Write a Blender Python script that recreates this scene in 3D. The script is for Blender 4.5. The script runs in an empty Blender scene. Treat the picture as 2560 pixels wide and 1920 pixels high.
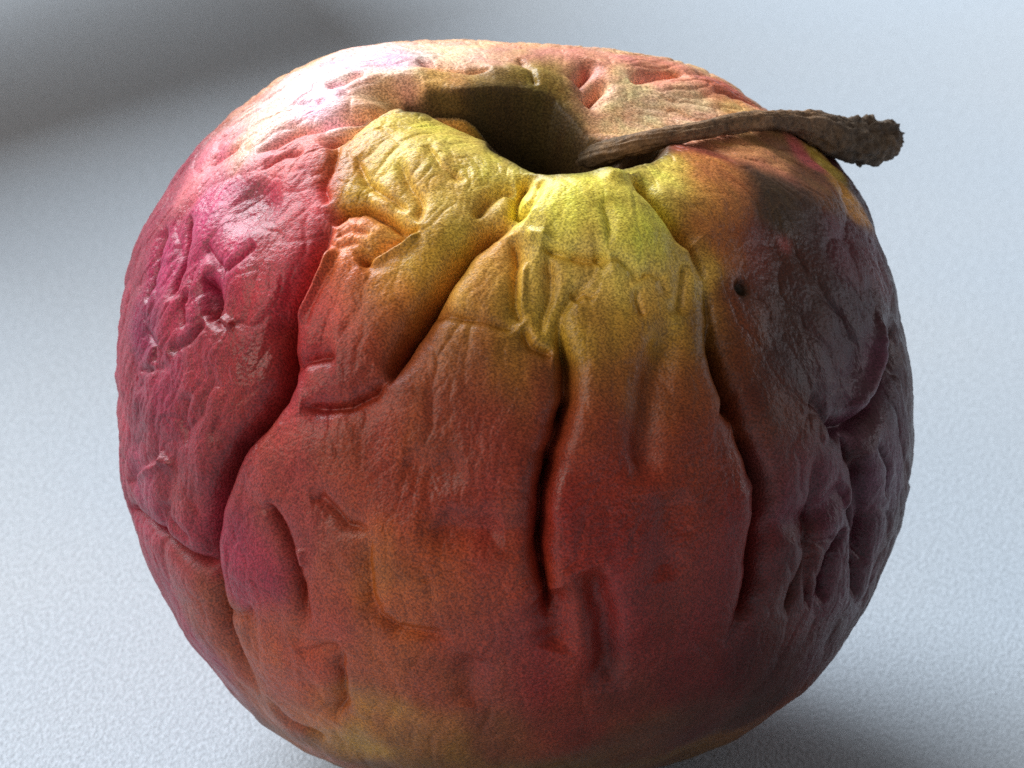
import bpy, math
import numpy as np
from mathutils import Vector, Matrix

# ------------------------------------------------------------------ camera, world, lamps
PITCH = math.radians(28.0)          # the camera looks down on the table by this much
DIST = 60.0                         # camera to the middle of the apple (1 unit = 1 cm)
GROUND_DROP = 4.62                  # apple middle above the table top, set so that it rests on it
SC = 200.0
S_, C_ = math.sin(PITCH), math.cos(PITCH)
# "upright" frame of the fruit as it faces the viewer: x right, y up, z to the viewer
ROT = Matrix(((1, 0, 0), (0, S_, -C_), (0, C_, S_)))
ROTN = np.array(ROT)
OFF = np.array([0.0, 0.0, GROUND_DROP])

sc = bpy.context.scene
col = sc.collection

def to_world(p):
    return Vector(ROTN @ np.asarray(p, float) + OFF)

cam_d = bpy.data.cameras.new("camera")
cam_d.sensor_width = 36.0
cam_d.lens = 36.0 * DIST / (2212 / SC)
cam_d.clip_start = 1.0
cam_d.clip_end = 3000.0
cam = bpy.data.objects.new("camera", cam_d)
col.objects.link(cam)
cam.location = to_world((0, 0, DIST))
cam.rotation_euler = (math.pi / 2 - PITCH, 0, 0)
cam_d.dof.use_dof = True
cam_d.dof.focus_distance = DIST - 2.6
cam_d.dof.aperture_fstop = cam_d.lens * 1e-3 / 0.35
sc.camera = cam

world = bpy.data.worlds.new("World")
sc.world = world
world.use_nodes = True
bg = world.node_tree.nodes["Background"]
bg.inputs[0].default_value = (1.0, 0.96, 0.92, 1)
bg.inputs[1].default_value = 0.17

def area(name, frm, target, size, power, color, size_y=None):
    d = bpy.data.lights.new(name, 'AREA')
    d.shape = 'RECTANGLE' if size_y else 'SQUARE'
    d.size = size
    if size_y:
        d.size_y = size_y
    d.energy = power
    d.color = color
    o = bpy.data.objects.new(name, d)
    col.objects.link(o)
    f = to_world(frm)
    t = to_world(target)
    o.location = f
    o.rotation_euler = (t - f).to_track_quat('-Z', 'Y').to_euler()
    return o

KEY = np.array([-0.45, 0.74, -0.22])
KEY /= np.linalg.norm(KEY)
area("key_softbox", KEY * 150, (0, 0, 0), 100, 480000, (0.87, 0.95, 1.0))
area("fill_softbox", np.array([-0.72, 0.20, 0.62]) * 60, (0, 0, 0), 26, 13500, (1.0, 0.88, 0.76))
area("side_softbox", np.array([0.93, 0.20, -0.05]) * 60, (0, 0, 0), 12, 3000, (0.96, 0.94, 1.0))

sc.view_settings.view_transform = 'Standard'
sc.view_settings.look = 'None'
sc.view_settings.exposure = 0.0
sc.view_settings.gamma = 1.0
sc.cycles.use_denoising = False

# ------------------------------------------------------------------ helpers
def tag(o, label=None, cat=None, group=None, kind=None):
    for k, v in (("label", label), ("category", cat), ("group", group), ("kind", kind)):
        if v:
            o[k] = v

def lin(r, g, b):
    f = lambda c: (c / 255 / 12.92) if c / 255 <= 0.04045 else ((c / 255 + 0.055) / 1.055) ** 2.4
    return (f(r), f(g), f(b))

_rng = np.random.RandomState(7)
_perm = _rng.permutation(256).astype(np.int32)
_perm = np.concatenate([_perm, _perm, _perm])
_g = _rng.normal(size=(256, 3)); _g /= np.linalg.norm(_g, axis=1)[:, None]
_g = _g.astype(np.float32)

def perlin(p, seed=0.0):
    """gradient noise, p is (n,3)"""
    p = p + np.float32(seed)
    i = np.floor(p).astype(np.int32)
    f = (p - i).astype(np.float32)
    i &= 255
    u = f * f * f * (f * (f * 6 - 15) + 10)
    out = np.zeros(len(p), np.float32)
    for dx in (0, 1):
        for dy in (0, 1):
            for dz in (0, 1):
                h = _perm[_perm[_perm[(i[:, 0] + dx) & 255] + ((i[:, 1] + dy) & 255)] + ((i[:, 2] + dz) & 255)]
                g = _g[h]
                d = g[:, 0] * (f[:, 0] - dx) + g[:, 1] * (f[:, 1] - dy) + g[:, 2] * (f[:, 2] - dz)
                w = (u[:, 0] if dx else 1 - u[:, 0]) * (u[:, 1] if dy else 1 - u[:, 1]) * (u[:, 2] if dz else 1 - u[:, 2])
                out += w * d
    return out * 1.6

def fbm(p, octaves=3, seed=0.0):
    s = 0; a = 1.0; q = p
    for k in range(octaves):
        s = s + a * perlin(q, seed + 13.7 * k)
        q = q * 2.07; a *= 0.5
    return s

def smooth(e0, e1, x):
    t = np.clip((x - e0) / (e1 - e0), 0, 1)
    return t * t * (3 - 2 * t)

# ------------------------------------------------------------------ outline of the fruit, seen from the front
OUT = [(248,830),(252,740),(262,660),(285,560),(320,470),(365,400),(430,320),(500,250),(580,185),(660,137),(740,105),
       (830,88),(950,88),(1080,93),(1200,98),(1320,108),(1420,125),(1520,155),(1600,190),(1680,238),(1758,301),(1823,360),
       (1870,440),(1910,530),(1936,620),(1952,700),(1965,800),(1973,900),(1972,980),(1962,1070),(1940,1150),(1905,1250),
       (1860,1330),(1800,1420),(1725,1500),(1640,1560),(1545,1610),(1450,1645),(1350,1672),(1200,1700),(1050,1708),(900,1695),
       (740,1655),(650,1615),(570,1560),(500,1495),(420,1395),(350,1280),(300,1180),(268,1070),(255,960)]
CX, CY = 1110.0, 880.0
CEN = np.array([(CX - 1106) / SC, (829.5 - CY) / SC, 0.0], np.float32)
RD = 4.15
_o = np.array(OUT, float)
_ang = np.arctan2(-(_o[:, 1] - CY), _o[:, 0] - CX)
_rad = np.hypot(_o[:, 0] - CX, _o[:, 1] - CY) / SC
_s = np.argsort(_ang)
_ang, _rad = _ang[_s], _rad[_s]
_tt = np.linspace(-math.pi, math.pi, 1441)[:-1]
_rr = np.interp(_tt, _ang, _rad, period=2 * math.pi)
_k = np.exp(-0.5 * (np.arange(-24, 25) / 8.0) ** 2); _k /= _k.sum()
_rr = np.convolve(np.concatenate([_rr[-24:], _rr, _rr[:24]]), _k, 'valid')

def base_radius(d):
    phi = np.arctan2(d[:, 1], d[:, 0])
    rs = np.interp(phi, _tt, _rr, period=2 * math.pi).astype(np.float32)
    cth = np.hypot(d[:, 0], d[:, 1]); sth = np.abs(d[:, 2])
    # the outline only counts near the rim, so the poles stay round
    rs = rs * smooth(0.0, 0.35, cth) + 4.15 * (1 - smooth(0.0, 0.35, cth))
    P = 2.15
    return ((cth / rs) ** P + (sth / RD) ** P) ** (-1 / P)

def front_point(vx, vy):
    """the point of the smooth fruit that faces the viewer at outline coordinates vx, vy"""
    lo, hi = 0.0, math.pi / 2
    X, Y = (vx - 1106) / SC, (829.5 - vy) / SC
    z = 0.0
    for _ in range(3):                              # the lens's perspective over the fruit's depth
        x = X * (DIST - z) / DIST - CEN[0]; y = Y * (DIST - z) / DIST - CEN[1]
        rho = math.hypot(x, y); phi = math.atan2(y, x)
        lo, hi = 0.0, math.pi / 2
        for _ in range(22):
            m = 0.5 * (lo + hi)
            dd = np.array([[math.cos(m) * math.cos(phi), math.cos(m) * math.sin(phi), math.sin(m)]])
            r = float(base_radius(dd)[0])
            if r * math.cos(m) > rho: lo = m
            else: hi = m
        z = r * math.sin(lo)
    d = dd[0]
    return (CEN + d * r).astype(np.float32)

# ------------------------------------------------------------------ mesh directions (cube sphere, denser in front)
N = 400
def cube_sphere(n):
    key = {}
    a = np.tan((np.arange(n + 1) / n * 2 - 1) * math.pi / 4)
    U, V = np.meshgrid(a, a, indexing='ij')
    one = np.ones_like(U)
    faces = [(one, U, V), (-one, V, U), (V, one, U), (U, -one, V), (U, V, one), (V, U, -one)]
    pts = np.concatenate([np.stack(f, -1).reshape(-1, 3) for f in faces])
    idx = np.arange((n + 1) ** 2).reshape(n + 1, n + 1)
    quad = np.stack([idx[:-1, :-1], idx[1:, :-1], idx[1:, 1:], idx[:-1, 1:]], -1).reshape(-1, 4)
    quads = np.concatenate([quad + k * (n + 1) ** 2 for k in range(6)])
    q = np.round(pts * 1e5).astype(np.int64)
    code = (q[:, 0] + 200000) * 400001 * 400001 + (q[:, 1] + 200000) * 400001 + (q[:, 2] + 200000)
    _, first, inv = np.unique(code, return_index=True, return_inverse=True)
    inv = inv.reshape(-1)
    return pts[first], inv[quads]

D, QUADS = cube_sphere(N)
D /= np.linalg.norm(D, axis=1)[:, None]
D = D + np.array([0, 0.12, 0.42]); D /= np.linalg.norm(D, axis=1)[:, None]
D = D.astype(np.float32)
BR = base_radius(D).astype(np.float32)
P0 = CEN + D * BR[:, None]                          # smooth fruit
FRONT = smooth(-0.25, 0.2, D[:, 2])

# warped copy of the positions so that no crease runs ruler-straight
W = np.stack([perlin(P0 * 1.1, s) for s in (3.1, 17.3, 41.9)], 1) * 0.05
W += np.stack([perlin(P0 * 3.3, s) for s in (5.1, 27.3, 61.9)], 1) * 0.026
PW = P0 + W

# ------------------------------------------------------------------ stem cavity
H = np.zeros(len(P0), np.float32)                   # radial offset

def frame_at(vx, vy, at=None):
    c = front_point(vx, vy) if at is None else at; n = c - CEN; n = n / np.linalg.norm(n)
    t = np.cross([0, 1, 0], n); t /= np.linalg.norm(t)
    b = np.cross(n, t)
    return c, n, t, b

def dent2(vx, vy, ru, rv, depth, ang=0.0, power=2.0):
    p = seen_point(vx, vy); return dent(vx, vy, ru, rv, depth, ang, power, p)
def dent(vx, vy, ru, rv, depth, ang=0.0, power=2.0, at=None):
    c, n, t, b = frame_at(vx, vy, at)
    q = PW - c
    u = q @ t; v = q @ b
    ca, sa = math.cos(ang), math.sin(ang)
    u, v = u * ca + v * sa, -u * sa + v * ca
    e = (np.abs(u) / ru) ** 2 + (np.abs(v) / rv) ** 2
    m = (q @ n) > -2.5
    return -depth * np.exp(-(e ** (power / 2))) * m

H += dent(1290, 210, 2.0, 0.75, 0.62, 0.0, 2.0)
H += dent(1000, 196, 0.85, 0.15, 0.60, -0.12, 2.0)
H += dent(1300, 480, 0.85, 0.60, -0.34, 0.0, 2.6)
H += dent(960, 305, 0.70, 0.46, -0.22, 0.0, 2.0)
VX0 = 1106 + SC * PW[:, 0] * DIST / (DIST - PW[:, 2])
VY0 = 829.5 - SC * PW[:, 1] * DIST / (DIST - PW[:, 2])
def catmull(pts, step=0.09):
    pts = [np.asarray(p, float) for p in pts]
    ext = [2 * pts[0] - pts[1]] + pts + [2 * pts[-1] - pts[-2]]
    out = []
    for k in range(1, len(ext) - 2):
        a, b, c, d = ext[k - 1:k + 3]
        n = max(1, int(np.linalg.norm(c - b) / SC / step))
        for t in np.arange(n) / n:
            out.append(0.5 * ((2 * b) + (-a + c) * t + (2 * a - 5 * b + 4 * c - d) * t * t + (-a + 3 * b - 3 * c + d) * t ** 3))
    out.append(pts[-1])
    return np.array(out)

def inside_dist(poly, m):
    """signed distance (inside positive) to a closed outline, in outline units"""
    poly = catmull(list(poly) + [poly[0]], 0.12)[:-1]; x = VX0[m]; y = VY0[m]
    best = np.full(len(x), 1e9); ins = np.zeros(len(x), bool)
    for a, b in zip(poly, np.roll(poly, -1, 0)):
        ab = b - a; t = np.clip(((x - a[0]) * ab[0] + (y - a[1]) * ab[1]) / (ab @ ab), 0, 1)
        best = np.minimum(best, np.hypot(x - a[0] - t * ab[0], y - a[1] - t * ab[1]))
        c = (a[1] > y) != (b[1] > y)
        ins ^= c & (x < (b[0] - a[0]) * (y - a[1]) / (b[1] - a[1] + 1e-9) + a[0])
    return np.where(ins, best, -best)
VMAP = {}
CELL = 4.0
def build_map():
    """which part of the dented fruit is the one seen at each spot of its outline drawing"""
    Q = CEN + D * (BR + H)[:, None]
    vx = 1106 + SC * Q[:, 0] * DIST / (DIST - Q[:, 2]); vy = 829.5 - SC * Q[:, 1] * DIST / (DIST - Q[:, 2])
    m = np.where(Q[:, 2] > -1.5)[0]; m = m[np.argsort(Q[m, 2], kind='stable')]
    g = np.full((500, 600), -1, np.int64)
    g[(vy[m] / CELL).astype(int).clip(0, 499), (vx[m] / CELL).astype(int).clip(0, 599)] = m
    VMAP['g'] = g; VMAP['vx'] = vx; VMAP['vy'] = vy
def seen_point(x, y):
    g = VMAP['g']; i, j = int(y / CELL), int(x / CELL)
    for r in (0, 1, 2, 3):
        w = g[max(0, i - r):i + r + 1, max(0, j - r):j + r + 1]; w = w[w >= 0]
        if len(w):
            k = w[np.argmin((VMAP['vx'][w] - x) ** 2 + (VMAP['vy'][w] - y) ** 2)]
            return P0[k].copy()
    return front_point(x, y)
build_map()
VX0, VY0 = VMAP['vx'], VMAP['vy']
HOLE = [(880,222),(950,214),(1040,203),(1130,200),(1192,226),(1232,276),(1266,312),(1340,318),(1430,312),(1400,338),(1330,350),(1250,356),(1160,360),(1110,338),(1066,300),(1010,250)]
_m = np.where((D[:, 2] > 0) & (VX0 > 850) & (VX0 < 1520) & (VY0 > 100) & (VY0 < 440))[0]
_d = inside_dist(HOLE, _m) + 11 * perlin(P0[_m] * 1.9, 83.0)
H[_m] -= (1.8 * smooth(-16, 30, _d) + 1.0 * smooth(15, 60, _d)).astype(np.float32) * (0.35 + 0.65 * smooth(930, 1060, VX0[_m])).astype(np.float32)
RUSSET_SHADE = np.zeros(len(P0)); RUSSET_SHADE[_m] = smooth(-34, -6, _d)
build_map()
# ------------------------------------------------------------------ creases
# (depth, width, [(x, y), ...]) ; a negative depth is a raised fold
CREASES = [
 (.24,.115,[(712,430),(700,480),(690,530),(655,600),(605,690),(588,750),(600,800),(612,822),(590,860),(560,895),(500,965),(462,1050),(440,1110),(436,1180),(443,1241),(455,1290),(461,1336),(494,1395),(520,1447),(546,1499),(590,1550)]),
 (.15,.11,[(609,800),(640,782),(680,770),(730,768)]),
 (.24,.11,[(1150,440),(1100,465),(1050,490),(1005,525),(975,575),(940,640),(905,680),(870,720),(850,770),(838,830)]),
 (.16,.085,[(842,815),(810,870),(760,890),(690,886),(640,880)]),
 (.14,.08,[(905,682),(950,664),(1010,688),(1070,705),(1125,712)]),
 (.08,.15,[(1180,1110),(1100,1150),(1000,1148),(900,1150)]),
 (.30,.08,[(1155,375),(1125,410),(1118,440),(1150,455)]),
 (.10,.05,[(1175,385),(1160,420),(1140,450)]),
 (.22,.11,[(1166,520),(1210,535),(1250,550),(1291,556),(1320,540)]),
 (.13,.11,[(1291,560),(1275,600),(1235,640),(1212,680),(1205,720),(1222,770),(1232,820),(1226,870),(1208,920),(1196,970),(1186,1040),(1176,1110),(1166,1180),(1166,1240),(1180,1290)]),
 (.50,.046,[(1208,680),(1220,760),(1233,810),(1229,865),(1210,915),(1197,970),(1187,1040),(1176,1110),(1167,1180),(1166,1250),(1178,1310),(1195,1350)]),
 (.30,.05,[(700,540),(655,612),(604,695),(590,760),(606,815),(588,862),(545,915),(500,968),(464,1050),(446,1110),(440,1180),(448,1250),(462,1330),(492,1395),(522,1450)]),
 (.34,.05,[(1100,468),(1048,494),(1000,530),(968,585),(932,652),(896,692),(866,735),(848,790),(836,840)]),
 (.13,.045,[(575,1085),(593,1121),(623,1171),(631,1214),(650,1264),(662,1320)]),
 (.16,.045,[(270,1100),(300,1125),(349,1164),(403,1228),(445,1243)]),
 (.24,.05,[(1365,370),(1410,405),(1450,443),(1482,483),(1512,530),(1530,600)]),
 (.26,.045,[(1852,945),(1862,1010),(1860,1090),(1866,1170),(1868,1240)]),
 (.16,.14,[(1180,1290),(1205,1320),(1215,1370),(1190,1410)]),
 (.16,.08,[(1105,500),(1108,540),(1118,600),(1116,660),(1120,705)]),
 (.14,.10,[(1120,705),(1150,745),(1195,760)]),
 (.12,.08,[(1180,540),(1195,590),(1185,660),(1170,720)]),
 (.22,.10,[(1362,368),(1408,403),(1448,441),(1479,481),(1510,525)]),
 (.16,.12,[(1510,525),(1528,600),(1533,680),(1548,745),(1572,805),(1600,870),(1612,930),(1638,1000),(1668,1050),(1668,1110),(1648,1180),(1640,1250),(1628,1310),(1590,1370),(1555,1420)]),
 (.38,.052,[(1540,700),(1552,750),(1575,810),(1600,870),(1616,930),(1642,1000),(1670,1050),(1666,1110),(1648,1180),(1640,1250),(1622,1310),(1596,1355)]),
 (.16,.09,[(1560,872),(1600,892)]),
 (.16,.14,[(1462,690),(1440,740),(1412,800),(1400,870),(1398,950),(1390,1050)]),
 (.22,.14,[(1275,1235),(1290,1280),(1318,1335),(1322,1385),(1308,1440),(1300,1500)]),
 (.08,.15,[(1440,1060),(1450,1150),(1440,1260)]),
 # right flank
 (.36,.12,[(1795,915),(1830,932),(1870,925),(1905,895),(1930,830),(1942,760),(1938,690)]),
 (.14,.09,[(1755,862),(1780,885),(1805,918)]),
 (.34,.09,[(1852,935),(1860,1000),(1858,1080),(1862,1160),(1868,1230),(1850,1300)]),
 (.22,.08,[(1880,990),(1878,1080),(1890,1150),(1880,1230)]),
 (.12,.14,[(1668,1130),(1740,1128),(1800,1090),(1838,1040)]),
 (.16,.09,[(1760,980),(1775,1060),(1765,1150),(1740,1250),(1700,1340)]),
 (.07,.06,[(1722,1172),(1770,1176),(1812,1166)]),
 (.20,.07,[(1836,1140),(1810,1200),(1792,1260),(1784,1310)]),
 (.12,.06,[(1762,1200),(1752,1260),(1756,1320)]),
 (.14,.08,[(1905,960),(1930,1010),(1925,1080)]),
 # lower left
 (.13,.08,[(575,1085),(593,1121),(623,1171),(629,1214),(649,1264),(660,1320),(668,1370)]),
 (.13,.09,[(665,1085),(693,1078),(716,1110),(736,1154),(796,1154)]),
 (.14,.10,[(796,1154),(788,1221),(779,1287),(816,1345),(839,1365),(924,1382),(976,1384)]),
 (.16,.08,[(270,1100),(300,1125),(349,1164),(403,1228),(443,1241)]),
 (.14,.07,[(268,1040),(300,1010),(345,985)]),
 (.10,.08,[(345,1080),(360,1130),(400,1180)]),
 (.12,.08,[(735,1405),(724,1451),(728,1499),(743,1529),(717,1565)]),
 (.09,.15,[(1021,1417),(1010,1469),(1010,1529)]),
 (.08,.09,[(470,1330),(520,1330),(545,1320)]),
 (.08,.09,[(640,1420),(700,1400),(735,1405)]),
 (.10,.08,[(560,1500),(620,1560),(700,1600)]),
 (.07,.15,[(940,1120),(1010,1150),(1090,1140)]),
 (.06,.15,[(860,1000),(930,1020),(1010,1000)]),
 # upper left lobes
 (.24,.075,[(700,478),(735,432),(790,436),(845,458),(882,500)]),
 (.22,.06,[(775,575),(815,542),(860,510),(905,478)]),
 (.06,.05,[(712,505),(750,492),(800,498)]),
 (.05,.05,[(712,535),(760,522),(810,530)]),
 (.16,.07,[(1010,468),(1045,430),(1085,402),(1118,398)]),
 (.12,.08,[(860,330),(880,380),(905,430),(905,478)]),
 (.10,.06,[(770,330),(790,380),(850,420),(880,450)]),
 (.12,.06,[(720,300),(715,350),(690,400),(700,430)]),
 (.08,.05,[(930,300),(950,350),(1000,390)]),
 # long folds running into the cavity from the left
 (.26,.06,[(555,320),(600,292),(640,270),(700,250),(760,232),(795,222)]),
 (.34,.085,[(688,312),(735,272),(812,242),(862,220),(928,204)]),
 (.20,.05,[(893,122),(930,132),(962,143),(1012,152),(1062,143)]),
 (.14,.05,[(700,180),(740,168),(785,155)]),
 (.10,.05,[(600,235),(650,215),(700,208)]),
 (.12,.05,[(440,350),(480,325),(520,300)]),
 (.10,.05,[(560,360),(610,335),(650,330)]),
 # behind the cavity and right of it
 (.22,.06,[(1285,125),(1262,145),(1240,168)]),
 (.20,.07,[(1315,160),(1285,185),(1258,218)]),
 (.18,.06,[(1362,175),(1400,154),(1440,146),(1480,148)]),
 (.10,.05,[(1120,120),(1150,150),(1160,180)]),
 (.10,.05,[(1540,190),(1590,205),(1640,225)]),
 # small dome lobes right of the middle
 (.12,.07,[(1296,565),(1310,548),(1345,545),(1368,575),(1380,610)]),
 (.08,.06,[(1380,600),(1405,585),(1435,598),(1445,640)]),
 (.07,.05,[(1378,620),(1376,655),(1388,690)]),
 (.12,.06,[(1240,650),(1265,628),(1290,640)]),
 (.14,.08,[(1480,560),(1478,620),(1468,680)]),
 (.08,.08,[(1310,420),(1325,480),(1320,540)]),
 # left flank
 (.20,.06,[(400,455),(389,512),(374,580),(360,645)]),
 (.14,.05,[(350,480),(330,530),(312,590),(300,650)]),
 (.16,.06,[(430,590),(452,625),(462,665),(440,700)]),
 (.10,.05,[(395,620),(380,660),(385,710)]),
 (.10,.04,[(455,690),(470,700),(490,705)]),
 (.08,.04,[(283,800),(320,796),(352,788)]),
 (.10,.05,[(430,520),(470,575),(480,600)]),
 (.08,.06,[(300,700),(330,740),(320,790)]),
 (.10,.05,[(483,590),(515,560),(548,528)]),
 (.07,.08,[(400,840),(390,900),(400,960)]),
 (.10,.07,[(350,760),(400,740),(440,700)]),
 # raised folds
 (-.05,.11,[(620,240),(700,205),(790,178),(870,160),(960,150),(1060,146),(1150,152),(1225,180),(1270,225)]),
 (-.12,.06,[(718,530),(690,580),(655,640),(612,700)]),
 (-.12,.05,[(790,562),(850,522),(905,495)]),
 (-.14,.12,[(1918,690),(1905,770),(1885,840),(1845,890)]),
 (-.10,.07,[(1848,985),(1852,1050),(1840,1110)]),
 (-.07,.05,[(1120,560),(1130,620),(1124,690)]),
 (-.08,.05,[(1130,500),(1190,515),(1250,540)]),
 (-.10,.12,[(1160,372),(1260,372),(1360,372)]),
 (-.08,.06,[(276,1035),(310,1012),(350,990),(370,1000)]),
 (-.07,.05,[(476,684),(500,700)]),
 (-.06,.06,[(640,1180),(650,1230)]),
]

ORDER = np.argsort(P0[:, 0]); XS = P0[ORDER, 0]      # sorted once for quick culling

SIDE = np.array([0.88, -0.47, 0.0], np.float32)
def stroke(depth, width, pts):
    line2 = catmull(pts, 0.22)
    L = np.array([seen_point(*p) for p in line2])
    if len(L) > 4: L[1:-1] = (L[:-2] + 2 * L[1:-1] + L[2:]) / 4
    L = L.astype(np.float32)
    reach = width * 5.6 + 0.12
    i0, i1 = np.searchsorted(XS, [L[:, 0].min() - reach, L[:, 0].max() + reach])
    cand = ORDER[i0:i1]
    q = PW[cand]
    m = (q[:, 1] > L[:, 1].min() - reach) & (q[:, 1] < L[:, 1].max() + reach) & (q[:, 2] > L[:, 2].min() - reach)
    cand = cand[m]; q = q[m]
    sgn = np.zeros(len(q), np.float32)
    best = np.full(len(q), 1e9, np.float32); par = np.zeros(len(q), np.float32)
    n = len(L) - 1
    for k in range(n):
        a = L[k]; ab = L[k + 1] - a; l2 = float(ab @ ab) + 1e-9
        t = np.clip(((q - a) @ ab) / l2, 0, 1)
        d = q - a - t[:, None] * ab
        dd = np.einsum('ij,ij->i', d, d)
        better = dd < best
        sgn[better] = (d[better] @ SIDE) / (np.sqrt(dd[better]) + 1e-6)
        best[better] = dd[better]; par[better] = (k + t[better]) / n
    weff = width * (1.12 - 0.34 * np.tanh(1.5 * sgn) * smooth(0.0, 0.12, np.minimum(par, 1 - par))) if depth > 0 else width
    r = np.sqrt(best) / weff
    taper = smooth(0.0, 0.2, np.minimum(par, 1 - par)) ** 0.6
    bulge = 0.0 if (depth > 0.35 and width < 0.07) else 1.0
    dist = np.sqrt(best)
    if depth > 0:
        k = 0.5 if bulge == 0.0 else 1.0
        prof = -0.74 * np.exp(-(dist / ((0.50 if depth >= 0.15 else 0.62) * weff)) ** 1.3) - (0.40 if depth >= 0.15 else 0.15) * np.exp(-(dist / (1.6 * width + 0.04)) ** 1.6)
        if width >= 0.14 and depth < 0.25:          # soft hollows without a sharp bottom
            prof = -0.9 * np.exp(-(dist / (1.2 * width)) ** 2.0)
    else:
        prof = -np.exp(-r * r)
    return cand, (depth * taper * prof).astype(np.float32)

CR = np.zeros(len(P0), np.float32)
for dpt, wid, pts in CREASES:
    c, h = stroke(dpt, wid, pts)
    if dpt > 0:
        CR[c] += h
    else:
        CR[c] += h
H += CR

# the flanks are puckered all over: drawn-out cells, ridged noise, fine crinkle
def ridged(p, seed):
    return 1 - np.abs(perlin(p, seed)) * 2.2
AX = np.array([0.08, 0.85, 0.52]); AX /= np.linalg.norm(AX)      # the fruit's own axis, through the stem
E1 = np.cross(AX, [0, 0, 1]); E1 /= np.linalg.norm(E1); E2 = np.cross(AX, E1)
_th = np.arccos(np.clip(D @ AX, -1, 1)); _sn = np.sin(_th) + 1e-4
_rho = 4.1 * np.sqrt(_sn)
MER = np.stack([(D @ E1) / _sn * _rho, (D @ E2) / _sn * _rho, _th * 4.1], 1).astype(np.float32)   # folds run from stem to base
STR0 = P0 * np.array([1.0, 0.62, 1.0], np.float32) + W * 2
POLE = smooth(0.14, 0.5, _sn).astype(np.float32)
STR = MER * np.array([1.25, 1.25, 0.42], np.float32) + W * 4
side = smooth(0.9, 1.0, 1 - 0 * D[:, 0])
left = smooth(-0.45, -0.85, D[:, 0]) * smooth(-0.75, -0.1, D[:, 1])
right = smooth(0.55, 0.9, D[:, 0])
low = smooth(-0.2, -0.7, D[:, 1])
top = smooth(0.45, 0.8, D[:, 1])
back = 1 - FRONT
H += 0.035 * perlin(P0 * 0.9, 2.0) + 0.030 * perlin(P0 * 1.7, 9.0)
r1 = ridged(STR * 1.35, 4.0); r1 = np.clip(r1, 0, 1) ** 3
r2 = ridged(STR * 2.9, 8.0); r2 = np.clip(r2, 0, 1) ** 3 * POLE
r3 = ridged(MER * np.array([5.5, 5.5, 2.6], np.float32) + W * 5, 19.0); r3 = np.clip(r3, 0, 1) ** 2
H -= r1 * (0.010 + 0.020 * left + 0.03 * right + 0.04 * back)
H -= r2 * (0.005 + 0.009 * left + 0.005 * right + 0.016 * top + 0.01 * back)
def cells(p, seed):
    """distance to the border of irregular cells"""
    i = np.floor(p).astype(np.int32); f = (p - i).astype(np.float32)
    f1 = np.full(len(p), 9.0, np.float32); f2 = f1.copy()
    for dx in (-1, 0, 1):
        for dy in (-1, 0, 1):
            for dz in (-1, 0, 1):
                h = _perm[_perm[_perm[(i[:, 0] + dx + seed) & 255] + ((i[:, 1] + dy) & 255)] + ((i[:, 2] + dz) & 255)]
                jx = _perm[h] / 255.0; jy = _perm[h + 57] / 255.0; jz = _perm[h + 131] / 255.0
                d = (dx + jx - f[:, 0]) ** 2 + (dy + jy - f[:, 1]) ** 2 + (dz + jz - f[:, 2]) ** 2
                f2 = np.minimum(f2, np.maximum(f1, d)); f1 = np.minimum(f1, d)
    return np.sqrt(f2) - np.sqrt(f1)
CP = MER * np.array([1.3, 1.3, 0.55], np.float32) + W * 4.0
e1 = cells(CP, 3); m1 = np.clip(0.45 + 0.9 * perlin(P0 * 0.8, 71.0), 0, 1)
e2 = cells(CP * 2.3, 11); m2 = np.clip(0.35 + 1.1 * perlin(P0 * 1.1, 91.0), 0, 1)
wide = (.7 + .6 * left + .5 * right) * POLE
H -= (0.020 * np.exp(-e1 / 0.07) + 0.018 * np.exp(-(e1 / 0.25) ** 2)) * m1 * wide
H -= (0.005 * np.exp(-e2 / 0.09) + 0.007 * np.exp(-(e2 / 0.25) ** 2)) * m2 * (wide + 0.1 * top)
H -= r3 * POLE * (0.001 + 0.003 * left + 0.003 * right + 0.006 * top)
H += 0.003 * perlin(P0 * 14.0, 31.0) + 0.003 * perlin(P0 * 27.0, 37.0) * (1 + left + right)
# dents
H += dent2(540, 440, 0.32, 0.28, 0.11, 0.5, 3)
H += dent2(448, 640, 0.16, 0.24, 0.09, 0.3, 3)
H += dent2(1605, 608, 0.085, 0.085, 0.10, 0, 3)
H += dent2(1720, 560, 0.9, 0.9, 0.10)

R = np.maximum(BR + H, 0.8)
P = CEN + D * R[:, None]

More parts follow.
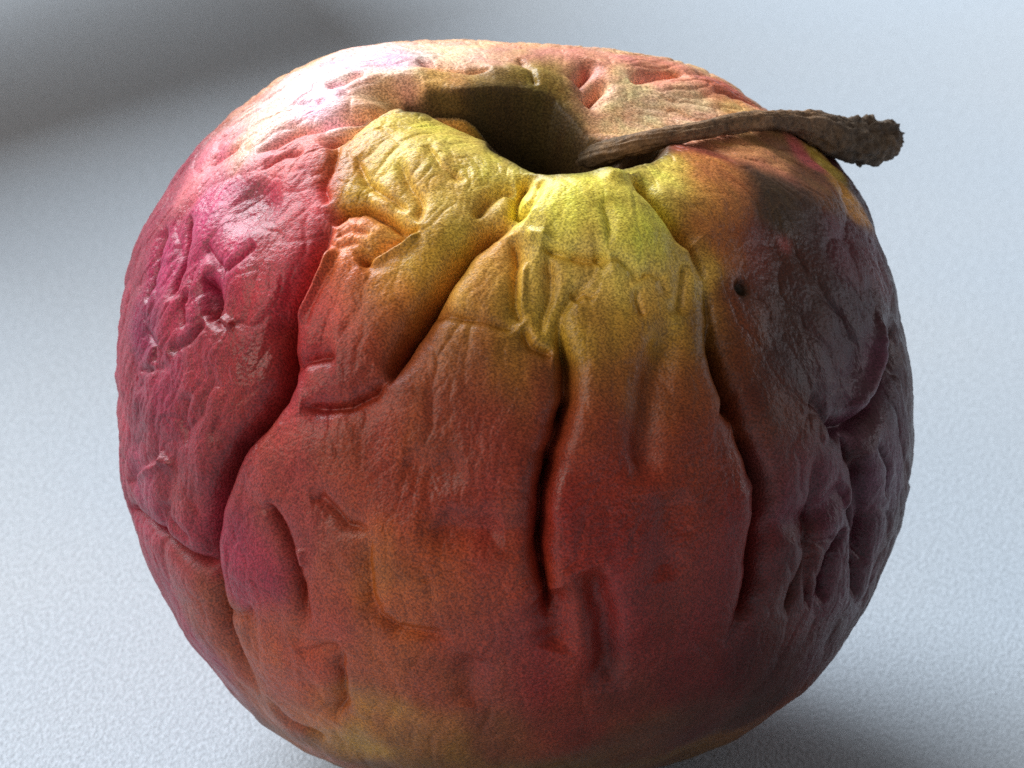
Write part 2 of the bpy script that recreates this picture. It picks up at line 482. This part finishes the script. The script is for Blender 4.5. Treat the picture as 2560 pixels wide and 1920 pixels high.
# ------------------------------------------------------------------ skin pigment (reds, greens, bruises, plus some glare and shade painted in)
PIG = [  # x, y, spread, 8-bit colour; top glare, rim sheens, shaded right and bottom painted in
 (830,130,90,(224,194,182)),(700,180,90,(224,188,182)),(560,260,80,(222,165,172)),(470,330,70,(195,95,120)),
 (1000,110,80,(222,190,150)),(1130,110,70,(216,140,130)),(1280,130,60,(216,130,130)),(1430,150,60,(214,120,115)),(1560,190,50,(196,95,85)),
 (1350,200,80,(230,190,140)),(1480,215,70,(228,180,134)),(1600,240,50,(214,170,110)),
 (950,160,60,(205,165,85)),(830,210,60,(210,150,100)),(1150,160,60,(180,140,70)),
 (1150,250,90,(120,85,45)),(1060,220,60,(120,90,40)),
 (900,280,80,(190,178,50)),(980,340,70,(184,176,45)),(850,330,70,(186,164,52)),(1060,380,60,(182,180,40)),
 (760,330,50,(185,110,60)),(700,370,45,(170,75,55)),(640,400,60,(180,50,70)),(620,330,60,(196,90,105)),
 (790,400,50,(184,130,55)),(870,420,55,(186,158,50)),(960,430,55,(182,165,45)),(1030,450,45,(170,150,45)),
 (1200,410,80,(200,205,40)),(1320,400,80,(200,202,50)),(1250,470,80,(186,186,38)),(1380,450,60,(190,190,48)),(1400,520,60,(180,172,45)),
 (1440,380,50,(196,176,80)),(1500,420,50,(196,130,75)),(1560,400,60,(194,112,74)),(1560,490,60,(178,100,58)),
 (1640,330,50,(204,128,96)),(1740,330,35,(205,90,100)),(1790,350,35,(200,150,70)),(1840,430,40,(186,120,60)),
 (1650,290,50,(150,100,70)),
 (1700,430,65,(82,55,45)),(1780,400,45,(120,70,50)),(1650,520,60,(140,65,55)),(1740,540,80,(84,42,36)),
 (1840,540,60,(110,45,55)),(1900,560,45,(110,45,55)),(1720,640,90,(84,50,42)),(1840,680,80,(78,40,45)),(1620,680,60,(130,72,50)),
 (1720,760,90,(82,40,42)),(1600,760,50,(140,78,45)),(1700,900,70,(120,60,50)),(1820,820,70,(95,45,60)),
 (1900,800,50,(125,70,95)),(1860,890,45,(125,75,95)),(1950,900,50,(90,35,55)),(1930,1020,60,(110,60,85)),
 (1480,560,50,(170,145,50)),(1330,600,60,(190,170,60)),(1420,620,60,(182,155,55)),(1250,590,50,(176,150,50)),
 (1160,580,60,(182,156,50)),(1060,560,60,(192,158,66)),(1000,600,60,(192,150,66)),(1080,650,60,(188,136,62)),(1160,680,50,(184,138,62)),
 (1330,700,60,(188,128,60)),(1260,700,50,(186,124,60)),(1420,720,60,(182,116,58)),(1520,720,60,(150,90,50)),
 (940,500,60,(186,140,58)),(880,560,55,(192,134,62)),(820,500,50,(200,128,72)),(760,480,50,(205,105,75)),
 (760,600,60,(194,96,60)),(700,640,60,(190,60,60)),(860,640,60,(184,104,56)),(640,740,60,(180,50,52)),(780,720,70,(172,60,48)),
 (640,500,60,(170,45,60)),(560,440,60,(165,45,75)),(450,460,60,(190,70,110)),(480,560,60,(178,50,90)),(560,600,70,(170,38,55)),
 (420,520,50,(170,38,80)),(340,560,50,(165,40,85)),(400,650,60,(160,38,70)),(310,700,50,(150,36,72)),(500,700,70,(160,35,45)),
 (440,760,70,(158,36,52)),(330,820,60,(156,38,65)),(290,900,40,(130,30,55)),(520,820,70,(160,40,42)),(430,880,70,(156,40,52)),
 (350,960,60,(150,38,60)),(300,1040,50,(168,48,78)),(380,1050,60,(162,50,62)),(480,980,60,(140,36,45)),
 (880,740,70,(172,86,54)),(980,720,70,(174,98,56)),(1080,760,70,(170,96,54)),(1140,820,70,(158,74,48)),
 (960,820,80,(160,68,48)),(820,800,60,(156,58,46)),(720,830,60,(160,50,52)),(660,880,60,(178,52,62)),
 (800,950,80,(172,62,50)),(620,980,70,(174,58,56)),(950,950,90,(164,66,48)),(1090,950,90,(156,58,44)),
 (540,1060,60,(168,54,60)),(700,1050,80,(170,62,56)),(860,1080,90,(176,64,48)),(1000,1080,90,(168,56,46)),(1110,1080,80,(158,52,46)),
 (1320,820,70,(172,98,52)),(1420,840,70,(150,72,42)),(1500,840,70,(150,72,42)),(1300,930,80,(160,60,40)),(1450,960,90,(146,56,38)),
 (1560,980,60,(142,56,36)),(1350,1060,90,(154,48,36)),(1500,1100,90,(136,42,34)),(1280,1160,80,(156,40,36)),(1430,1210,90,(136,36,32)),
 (1580,1180,70,(130,36,38)),(1700,1010,60,(128,64,80)),(1760,1060,60,(120,52,72)),(1740,1190,60,(104,38,48)),(1830,1130,50,(112,52,75)),
 (1900,1130,50,(100,42,62)),(1820,1260,60,(104,45,62)),(1700,1290,70,(100,36,42)),(1860,1280,50,(100,42,60)),(1780,1400,60,(96,48,52)),
 (500,1180,70,(165,52,68)),(560,1260,60,(168,52,70)),(640,1150,60,(165,60,66)),(720,1180,60,(165,66,55)),(500,1260,40,(172,56,74)),
 (400,1160,50,(164,58,66)),(380,1240,50,(158,72,66)),(430,1320,50,(160,86,60)),(500,1340,50,(172,94,52)),(600,1350,60,(178,88,52)),
 (700,1320,60,(172,80,56)),(820,1230,70,(180,88,48)),(940,1230,90,(186,80,46)),(1080,1240,80,(170,58,42)),
 (860,1320,70,(186,78,50)),(1000,1350,80,(168,60,46)),(1140,1360,70,(150,46,40)),(1260,1340,60,(156,44,36)),(1400,1370,80,(132,34,32)),
 (520,1440,50,(170,110,56)),(600,1460,60,(180,106,52)),(560,1520,50,(170,118,60)),(680,1540,60,(178,116,50)),(660,1430,50,(178,92,50)),
 (800,1440,70,(176,88,50)),(820,1540,60,(186,124,54)),(760,1600,60,(182,132,56)),(900,1480,80,(172,82,46)),(930,1580,70,(166,108,50)),
 (1050,1480,70,(150,66,44)),(1080,1580,80,(140,80,46)),(1200,1470,70,(160,58,40)),(1220,1560,80,(150,62,44)),(1350,1500,80,(120,52,38)),
 (1380,1600,70,(110,66,44)),(1520,1320,80,(118,32,32)),(1500,1440,80,(112,36,34)),(1500,1560,70,(96,52,42)),(1620,1430,70,(88,34,34)),
 (1640,1520,60,(78,42,36)),(1700,1450,50,(84,42,40)),(700,1640,60,(160,118,60)),(1000,1680,90,(140,100,50)),(1300,1690,90,(110,74,44)),
]
acc = np.zeros((len(P0), 3), np.float64); wsum = np.full(len(P0), 1e-9)
PC = PW + W * 0.8
base_c = np.array(lin(140, 42, 40))
for (x, y, s, c) in PIG:
    if c[1] > c[0] * .78:
        c = (min(255, c[0] * 1.08), min(c[1] * .96, c[0] * .90), max(c[2] * 1.1, c[0] * .42))
        if 1120 < x < 1480 and 350 < y < 540:
            c = (c[0] * 1.06, c[1] * 1.14, c[2])  # glare on the cavity's front lip painted into the yellow
        c = (c[0] * 1.06, c[1] * 1.03, c[2] * 1.1)
    elif y > 680:
        c = (c[0] * .90, c[1] * .92, c[2] * .92)
    if y > 1400:
        c = (c[0], c[1] * (.86 if x < 1000 else .8), c[2])
    if x < 720 and y > 1150:
        c = (c[0] * 1.03, c[1] * .84, c[2])
    if x < 620 and y > 380:
        c = (c[0] * .96, c[1] * .94, c[2] * 1.0)
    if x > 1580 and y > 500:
        c = (c[0] * .88, c[1] * .72, c[2] * (.84 if x > 1750 else .68))  # right flank: bruise colour, darkened further to paint in its shaded side
    ctr = seen_point(x, y); sg = s / SC * 1.1
    i0, i1 = np.searchsorted(XS, [ctr[0] - 3.4 * sg - .2, ctr[0] + 3.4 * sg + .2])
    cd = ORDER[i0:i1]
    dq = PC[cd] - ctr
    d2 = np.einsum('ij,ij->i', dq, dq)
    m = d2 < (3.4 * sg) ** 2
    cd = cd[m]; w = np.exp(-d2[m] / (2 * (sg * 0.62) ** 2))
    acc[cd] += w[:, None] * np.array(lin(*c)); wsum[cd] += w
bw = 0.02
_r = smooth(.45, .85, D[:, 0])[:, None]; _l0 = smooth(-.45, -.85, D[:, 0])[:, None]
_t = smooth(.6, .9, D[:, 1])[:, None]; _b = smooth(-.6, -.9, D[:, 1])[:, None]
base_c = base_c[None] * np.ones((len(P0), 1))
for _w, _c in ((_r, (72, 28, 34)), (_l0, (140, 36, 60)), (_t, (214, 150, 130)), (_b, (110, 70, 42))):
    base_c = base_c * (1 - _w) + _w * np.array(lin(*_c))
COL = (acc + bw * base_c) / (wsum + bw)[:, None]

def spot(x, y, rad, colr, strength, hard=3.0):
    ctr = seen_point(x, y)
    d = np.linalg.norm(PC - ctr, axis=1) / (rad / SC)
    a = strength * np.exp(-d ** hard)
    return a[:, None], np.array(lin(*colr))[None]
for args in [(1605,608,20,(22,34,26),.93),(1695,440,48,(66,40,32),.5),
             (535,430,44,(120,30,45),.65),(556,462,30,(118,32,40),.5),(448,640,26,(90,26,38),.6),(1712,505,20,(190,80,90),.45)]:  # the last, pink spot is a small highlight painted on
    a, cc = spot(*args)
    COL = COL * (1 - a) + cc * a
COL = COL * (1 - .93 * RUSSET_SHADE[:, None]) + .93 * RUSSET_SHADE[:, None] * np.array(lin(72, 53, 36))[None]  # brown russet in the cavity, darkened to paint in the hollow's shade
# lenticels and mottling of an old peel
mot = fbm(P0 * 2.4, 4, 55.0)
COL *= (1 + 0.16 * mot)[:, None]
hue = fbm(P0 * 1.3 * np.array([1.6, .7, 1.6], np.float32), 3, 77.0)
stk = fbm(MER * np.array([3.2, 3.2, .45], np.float32) + W * 2, 3, 23.0)
COL *= (1 + 0.09 * stk)[:, None]; COL[:, 1] *= 1 + 0.10 * stk
COL[:, 1] *= 1 + 0.12 * hue
COL[:, 2] *= 1 - 0.10 * hue
# tiny pale specks of dust
for (x, y, rad) in []:
    ctr = front_point(x, y)
    d = np.linalg.norm(P0 - ctr, axis=1)
    COL[d < rad / SC] = lin(235, 230, 225)
COL = COL * np.array([.96, 1.08, .84])
_l = (COL @ np.array([.3, .59, .11]))[:, None]
_rd = smooth(.75, .45, COL[:, 1] / (COL[:, 0] + 1e-6))[:, None] * (1 - _r)
COL = _l + (COL - _l) * (.99 + .06 * _rd)
COL *= 1 + np.array([.03, .10, .02]) * _rd
COL *= (.90 + .16 * smooth(.10, .30, _l))
COL = np.clip(COL, 0.004, 0.9)

# ------------------------------------------------------------------ materials
def new_mat(name):
    m = bpy.data.materials.new(name); m.use_nodes = True
    nt = m.node_tree
    return m, nt, nt.nodes["Principled BSDF"]

def skin_material():
    m, nt, b = new_mat("wrinkled_peel")
    n = nt.nodes; l = nt.links
    at = n.new("ShaderNodeVertexColor"); at.layer_name = "pigment"
    tc = n.new("ShaderNodeTexCoord")
    # fine dry grain of the peel, a tight diagonal weave of pores
    mp = n.new("ShaderNodeMapping"); mp.inputs["Rotation"].default_value = (0.3, 0.5, 0.9); mp.inputs["Scale"].default_value = (1, 2.2, 1)
    l.new(tc.outputs["Object"], mp.inputs[0])
    g1 = n.new("ShaderNodeTexNoise"); g1.inputs["Scale"].default_value = 42; g1.inputs["Detail"].default_value = 2; g1.inputs["Roughness"].default_value = .6
    l.new(mp.outputs[0], g1.inputs["Vector"])
    g2 = n.new("ShaderNodeTexVoronoi"); g2.inputs["Scale"].default_value = 30
    l.new(mp.outputs[0], g2.inputs["Vector"])
    mr = n.new("ShaderNodeMapRange"); mr.inputs[1].default_value = .38; mr.inputs[2].default_value = .62; mr.inputs[3].default_value = .58; mr.inputs[4].default_value = 1.45
    l.new(g1.outputs[0], mr.inputs[0])
    mx = n.new("ShaderNodeMix"); mx.data_type = 'RGBA'; mx.blend_type = 'MULTIPLY'; mx.inputs[0].default_value = 1
    l.new(at.outputs[0], mx.inputs[6]); l.new(mr.outputs[0], mx.inputs[7])
    l.new(mx.outputs[2], b.inputs["Base Color"])
    bp = n.new("ShaderNodeBump"); bp.inputs["Strength"].default_value = .35; bp.inputs["Distance"].default_value = .008
    ad = n.new("ShaderNodeMath"); ad.operation = 'ADD'
    l.new(g1.outputs[0], ad.inputs[0]); l.new(g2.outputs["Distance"], ad.inputs[1])
    l.new(ad.outputs[0], bp.inputs["Height"]); l.new(bp.outputs[0], b.inputs["Normal"])
    rn = n.new("ShaderNodeTexNoise"); rn.inputs["Scale"].default_value = 1.6; rn.inputs["Detail"].default_value = 4
    l.new(tc.outputs["Object"], rn.inputs["Vector"])
    rr = n.new("ShaderNodeMapRange"); rr.inputs[1].default_value = .3; rr.inputs[2].default_value = .7; rr.inputs[3].default_value = .34; rr.inputs[4].default_value = .52
    l.new(rn.outputs[0], rr.inputs[0]); l.new(rr.outputs[0], b.inputs["Roughness"])
    b.inputs["Specular IOR Level"].default_value = .4
    b.inputs["Subsurface Weight"].default_value = 0.0
    return m

def stem_material():
    m, nt, b = new_mat("dry_stem_bark")
    n = nt.nodes; l = nt.links
    tc = n.new("ShaderNodeTexCoord")
    at = n.new("ShaderNodeVertexColor"); at.layer_name = "pigment"
    g = n.new("ShaderNodeTexNoise"); g.inputs["Scale"].default_value = 14; g.inputs["Detail"].default_value = 6; g.inputs["Roughness"].default_value = .7
    l.new(tc.outputs["Object"], g.inputs["Vector"])
    mr = n.new("ShaderNodeMapRange"); mr.inputs[1].default_value = .3; mr.inputs[2].default_value = .7; mr.inputs[3].default_value = .35; mr.inputs[4].default_value = 2.0
    l.new(g.outputs[0], mr.inputs[0])
    mx = n.new("ShaderNodeMix"); mx.data_type = 'RGBA'; mx.blend_type = 'MULTIPLY'; mx.inputs[0].default_value = 1
    l.new(at.outputs[0], mx.inputs[6]); l.new(mr.outputs[0], mx.inputs[7])
    l.new(mx.outputs[2], b.inputs["Base Color"])
    bp = n.new("ShaderNodeBump"); bp.inputs["Strength"].default_value = .8; bp.inputs["Distance"].default_value = .04
    l.new(g.outputs[0], bp.inputs["Height"]); l.new(bp.outputs[0], b.inputs["Normal"])
    b.inputs["Roughness"].default_value = .75
    return m

def paper_material():
    m, nt, b = new_mat("textured_white_paper")
    n = nt.nodes; l = nt.links
    tc = n.new("ShaderNodeTexCoord")
    mp = n.new("ShaderNodeMapping"); mp.inputs["Scale"].default_value = (1, .55, 1); mp.inputs["Rotation"].default_value = (0, 0, .5)
    l.new(tc.outputs["Object"], mp.inputs[0])
    g = n.new("ShaderNodeTexNoise"); g.inputs["Scale"].default_value = 21; g.inputs["Detail"].default_value = 3; g.inputs["Roughness"].default_value = .65
    l.new(mp.outputs[0], g.inputs["Vector"])
    g2 = n.new("ShaderNodeTexNoise"); g2.inputs["Scale"].default_value = .12; g2.inputs["Detail"].default_value = 2
    l.new(tc.outputs["Object"], g2.inputs["Vector"])
    cr = n.new("ShaderNodeValToRGB")
    cr.color_ramp.elements[0].position = .36; cr.color_ramp.elements[0].color = (.40, .435, .475, 1)
    cr.color_ramp.elements[1].position = .64; cr.color_ramp.elements[1].color = (.53, .575, .63, 1)
    l.new(g.outputs[0], cr.inputs[0])
    cr2 = n.new("ShaderNodeValToRGB")
    cr2.color_ramp.elements[0].position = .3; cr2.color_ramp.elements[0].color = (.93, .96, 1, 1)
    cr2.color_ramp.elements[1].position = .7; cr2.color_ramp.elements[1].color = (1, .98, .97, 1)
    l.new(g2.outputs[0], cr2.inputs[0])
    mx = n.new("ShaderNodeMix"); mx.data_type = 'RGBA'; mx.blend_type = 'MULTIPLY'; mx.inputs[0].default_value = 1
    l.new(cr.outputs[0], mx.inputs[6]); l.new(cr2.outputs[0], mx.inputs[7])
    l.new(mx.outputs[2], b.inputs["Base Color"])
    bp = n.new("ShaderNodeBump"); bp.inputs["Strength"].default_value = .5; bp.inputs["Distance"].default_value = .05
    l.new(g.outputs[0], bp.inputs["Height"]); l.new(bp.outputs[0], b.inputs["Normal"])
    b.inputs["Roughness"].default_value = .85
    return m

def added_bar_material():
    m, nt, b = new_mat("added_bar_wood")
    n = nt.nodes; l = nt.links
    tc = n.new("ShaderNodeTexCoord")
    mp = n.new("ShaderNodeMapping"); mp.inputs["Scale"].default_value = (.3, 4, 4)
    l.new(tc.outputs["Object"], mp.inputs[0])
    g = n.new("ShaderNodeTexNoise"); g.inputs["Scale"].default_value = 2; g.inputs["Detail"].default_value = 6
    l.new(mp.outputs[0], g.inputs["Vector"])
    cr = n.new("ShaderNodeValToRGB")
    cr.color_ramp.elements[0].color = (.05, .03, .02, 1); cr.color_ramp.elements[1].color = (.22, .15, .10, 1)
    l.new(g.outputs[0], cr.inputs[0]); l.new(cr.outputs[0], b.inputs["Base Color"])
    b.inputs["Roughness"].default_value = .7
    return m

def mesh_np(name, verts, faces, colors=None, flat=False):
    me = bpy.data.meshes.new(name)
    nv, nf, k = len(verts), len(faces), faces.shape[1]
    me.vertices.add(nv); me.loops.add(nf * k); me.polygons.add(nf)
    me.vertices.foreach_set("co", np.asarray(verts, np.float32).ravel())
    me.loops.foreach_set("vertex_index", faces.astype(np.int32).ravel())
    me.polygons.foreach_set("loop_start", (np.arange(nf) * k).astype(np.int32))
    me.polygons.foreach_set("use_smooth", np.full(nf, not flat))
    me.update(calc_edges=True); me.validate()
    if colors is not None:
        ca = me.color_attributes.new("pigment", 'FLOAT_COLOR', 'POINT')
        ca.data.foreach_set("color", np.concatenate([colors, np.ones((nv, 1))], 1).astype(np.float32).ravel())
    return me

# ------------------------------------------------------------------ apple
PWORLD = P @ ROTN.T.astype(np.float32)
low_z = PWORLD[:, 2].min()
print("lowest point", low_z, "ground drop", GROUND_DROP, "tris", len(QUADS) * 2)
apple = bpy.data.objects.new("shrivelled_apple", None)
col.objects.link(apple)
apple.location = (0, 0, 0)
tag(apple, "shrivelled red and yellow apple with deep wrinkles and a bent brown stem, on white paper", "apple")
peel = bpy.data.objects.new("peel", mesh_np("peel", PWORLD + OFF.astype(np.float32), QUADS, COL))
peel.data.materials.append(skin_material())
col.objects.link(peel); peel.parent = apple

# ------------------------------------------------------------------ stem
FV = P[:, 2] > -1.0
_vx = P[:, 0] * DIST / (DIST - P[:, 2]); _vy = P[:, 1] * DIST / (DIST - P[:, 2])
def surf_z(vx, vy, rad=0.09):
    X, Y = (vx - 1106) / SC, (829.5 - vy) / SC
    m = FV & (np.abs(_vx - X) < rad) & (np.abs(_vy - Y) < rad)
    return float(P[m, 2].max()) if m.any() else None
path = [  # x, y, half thickness, fixed depth (None: rests just over the peel)
 (1190,368,.09,0.9),(1240,356,.12,1.5),(1295,333,.14,2.0),(1360,314,.135,None),(1430,298,.12,None),(1500,284,.115,None),(1570,270,.117,None),
 (1640,260,.125,None),(1700,262,.14,None),(1755,274,.19,None),(1805,294,.26,None),(1845,303,.295,None),(1873,306,.295,None),(1903,303,.255,None),(1928,299,.16,None),(1940,297,.07,None)]
cz = []
for (x, y, r, z) in path:
    if z is None:
        s = surf_z(x, y)
        cz.append((s + 0.6 * r) if (s is not None and x < 1700) else None)
    else:
        cz.append(z)
last = [z for z in cz if z is not None][-1]
k0 = max(i for i, z in enumerate(cz) if z is not None)
for i in range(k0 + 1, len(cz)):
    cz[i] = last - 0.006 * (path[i][0] - path[k0][0])
print("stem z", [round(z, 2) for z in cz])
cz = np.array(cz); cz[3:-2] = np.convolve(cz, [.25, .5, .25], 'same')[3:-2]
ctrl = np.array([[(x - 1106) / SC * (DIST - z) / DIST, (829.5 - y) / SC * (DIST - z) / DIST, z, r] for (x, y, r, _), z in zip(path, cz)])
t_in = np.linspace(0, 1, len(ctrl)); NS, NR = 170, 56
t_o = np.linspace(0, 1, NS)
def cspline(y):
    ext = np.concatenate([[2 * y[0] - y[1]], y, [2 * y[-1] - y[-2]]]); out = []
    for t in t_o:
        f = t * (len(y) - 1); i = min(int(f), len(y) - 2); u = f - i
        a, b, c, d = ext[i:i + 4]
        out.append(.5 * (2 * b + (c - a) * u + (2 * a - 5 * b + 4 * c - d) * u * u + (-a + 3 * b - 3 * c + d) * u ** 3))
    return np.array(out)
sp = np.stack([cspline(ctrl[:, k]) for k in range(4)], 1)
tan = np.gradient(sp[:, :3], axis=0); tan /= np.linalg.norm(tan, axis=1)[:, None]
upv = np.array([0.0, 1, 0.2])
sv = []
for i in range(NS):
    b1 = upv - tan[i] * (upv @ tan[i]); b1 /= np.linalg.norm(b1); b2 = np.cross(tan[i], b1)
    for j in range(NR):
        a = 2 * math.pi * j / NR
        sv.append(np.concatenate([sp[i, :3], b1 * math.cos(a) + b2 * math.sin(a), [sp[i, 3], i / NS, a]]))
sv = np.array(sv, np.float32)
ctrp, dirp, rp, ip, ap = sv[:, :3], sv[:, 3:6], sv[:, 6], sv[:, 7], sv[:, 8]
q = ctrp + dirp * rp[:, None]
club = smooth(.74, .85, ip)
rp = rp * (.86 + .08 * club)
h = 0.12 * rp * perlin(q * np.array([1.5, 5, 5], np.float32), 3.0) + 0.10 * rp * perlin(q * 9, 6.0) + 0.06 * rp * perlin(q * 19, 7.0)
h += club * rp * (0.24 * np.sign(perlin(q * 4.2, 12.0)) * np.abs(perlin(q * 4.2, 12.0)) ** .6 + .10 * perlin(q * 11, 15.0))
fib = perlin(np.stack([np.cos(ap) * 3.2, np.sin(ap) * 3.2, ip * 9], 1).astype(np.float32), 44.0)
fib2 = perlin(np.stack([np.cos(ap) * 8, np.sin(ap) * 8, ip * 16], 1).astype(np.float32), 47.0)
h += rp * (0.14 * fib + 0.09 * fib2 - 0.12 * np.exp(-(np.abs(fib2) / .12)))
sverts = ctrp + dirp * (rp + h)[:, None]
# blunt, ragged, slanting broken end
endk = smooth(.955, 1.0, ip)
sverts[:, 0] += endk * (-0.12 * np.cos(ap) * 0 + 0.10 * np.sin(ap * 2 + 1) * .6) 
idx = np.arange(NS * NR).reshape(NS, NR)
sf = np.stack([idx[:-1], np.roll(idx, -1, 1)[:-1], np.roll(idx, -1, 1)[1:], idx[1:]], -1).reshape(-1, 4)
# rings closing the broken end
ring = sverts[idx[-1]]; cend = ring.mean(0); caps = [ring]
verts_all = [sverts]; base = NS * NR; prev = idx[-1]; faces_all = [sf]
for kk, s in enumerate((.82, .6, .38, .18, .02)):
    rg = cend + (ring - cend) * s + tan[-1] * (0.05 * (1 - s) ** .5)
    rg = rg + tan[-1] * (perlin(rg.astype(np.float32) * 8, 21.0) * .09)[:, None]
    verts_all.append(rg); cur = base + np.arange(NR)
    faces_all.append(np.stack([prev, np.roll(prev, -1), np.roll(cur, -1), cur], -1)); prev = cur; base += NR
sverts = np.concatenate(verts_all).astype(np.float32); sfaces = np.concatenate(faces_all)
cs = np.array(lin(124, 92, 62))[None] * np.ones((len(sverts), 1))
pn = fbm(sverts * 2.2, 3, 5.0)
cs = cs * (1 + .45 * pn)[:, None]
xk = smooth(2.9, 3.7, sverts[:, 0])[:, None]
cs = cs * (1 - xk) + xk * (np.array(lin(82, 64, 46))[None] * (1 + .5 * pn)[:, None])
deep = smooth(1.6, 0.6, sverts[:, 0])[:, None]
cs = cs * (1 - .5 * deep) + .5 * deep * np.array(lin(70, 64, 44))[None]
stem = bpy.data.objects.new("stem", mesh_np("stem", sverts @ ROTN.T.astype(np.float32) + OFF.astype(np.float32), sfaces[:, ::-1], np.clip(cs, .01, .8)))
stem.data.materials.append(stem_material())
stem["label"] = "bent brown woody stem with a thick ragged broken end"
col.objects.link(stem); stem.parent = apple

# ------------------------------------------------------------------ table top sheet
G = float(OFF[2] + low_z) + 0.015
gs = 400.0
table = bpy.data.objects.new("ground", mesh_np("ground", np.array([[-gs, -gs, G], [gs, -gs, G], [gs, gs, G], [-gs, gs, G]]), np.array([[0, 1, 2, 3]]), flat=True))
table.data.materials.append(paper_material())
tag(table, "white textured paper sheet under and behind the apple", kind="structure")
col.objects.link(table)

# ------------------------------------------------------------------ unseen bar, added outside the frame to throw a soft shadow across the paper
def ground_at(vx, vy):
    o = np.array(cam.location); p = np.array(to_world(((vx - 1106) / SC, (829.5 - vy) / SC, 0)))
    d = p - o; t = (G - o[2]) / d[2]
    return o + d * t
LP = np.array(to_world(KEY * 150))
HB = 5.6                                            # height of the board above the paper
ends = []
for v in ((-900, 540), (1100, -40)):
    g = ground_at(*v)
    ends.append(Vector(g + (LP - g) * (HB / (LP[2] - g[2]))))
a, b = ends
axis = (b - a); L = axis.length; axis.normalize()
nb = 60; bv = []; bf = []
tol = (Vector(LP) - (a + b) / 2).normalized()
sidev = axis.cross(tol).normalized(); upb = sidev.cross(axis)   # its broad face is turned to the lamp
for i in range(nb):
    s = i / (nb - 1)
    c = a + axis * (L * s)
    wv = 3.0 + .12 * math.sin(s * 9) ; hv = .2
    for (u, w) in ((-1, -.8), (-.9, -1), (.9, -1), (1, -.8), (1, .8), (.9, 1), (-.9, 1), (-1, .8)):
        bv.append(c + sidev * (u * wv) + upb * (w * hv))
bi = np.arange(nb * 8).reshape(nb, 8)
bf = np.stack([bi[:-1], np.roll(bi, -1, 1)[:-1], np.roll(bi, -1, 1)[1:], bi[1:]], -1).reshape(-1, 4)
caps4 = np.array([[0, 1, 2, 3], [0, 3, 4, 7], [4, 5, 6, 7]])
bf = np.concatenate([bf, caps4, caps4[:, ::-1] + (nb - 1) * 8])
bar = bpy.data.objects.new("wooden_bar", mesh_np("wooden_bar", np.array([list(v) for v in bv]), bf, flat=True))
bar.data.materials.append(added_bar_material())
tag(bar, "added out-of-frame bar that casts the soft shadow at the upper left", "wooden bar")
col.objects.link(bar)
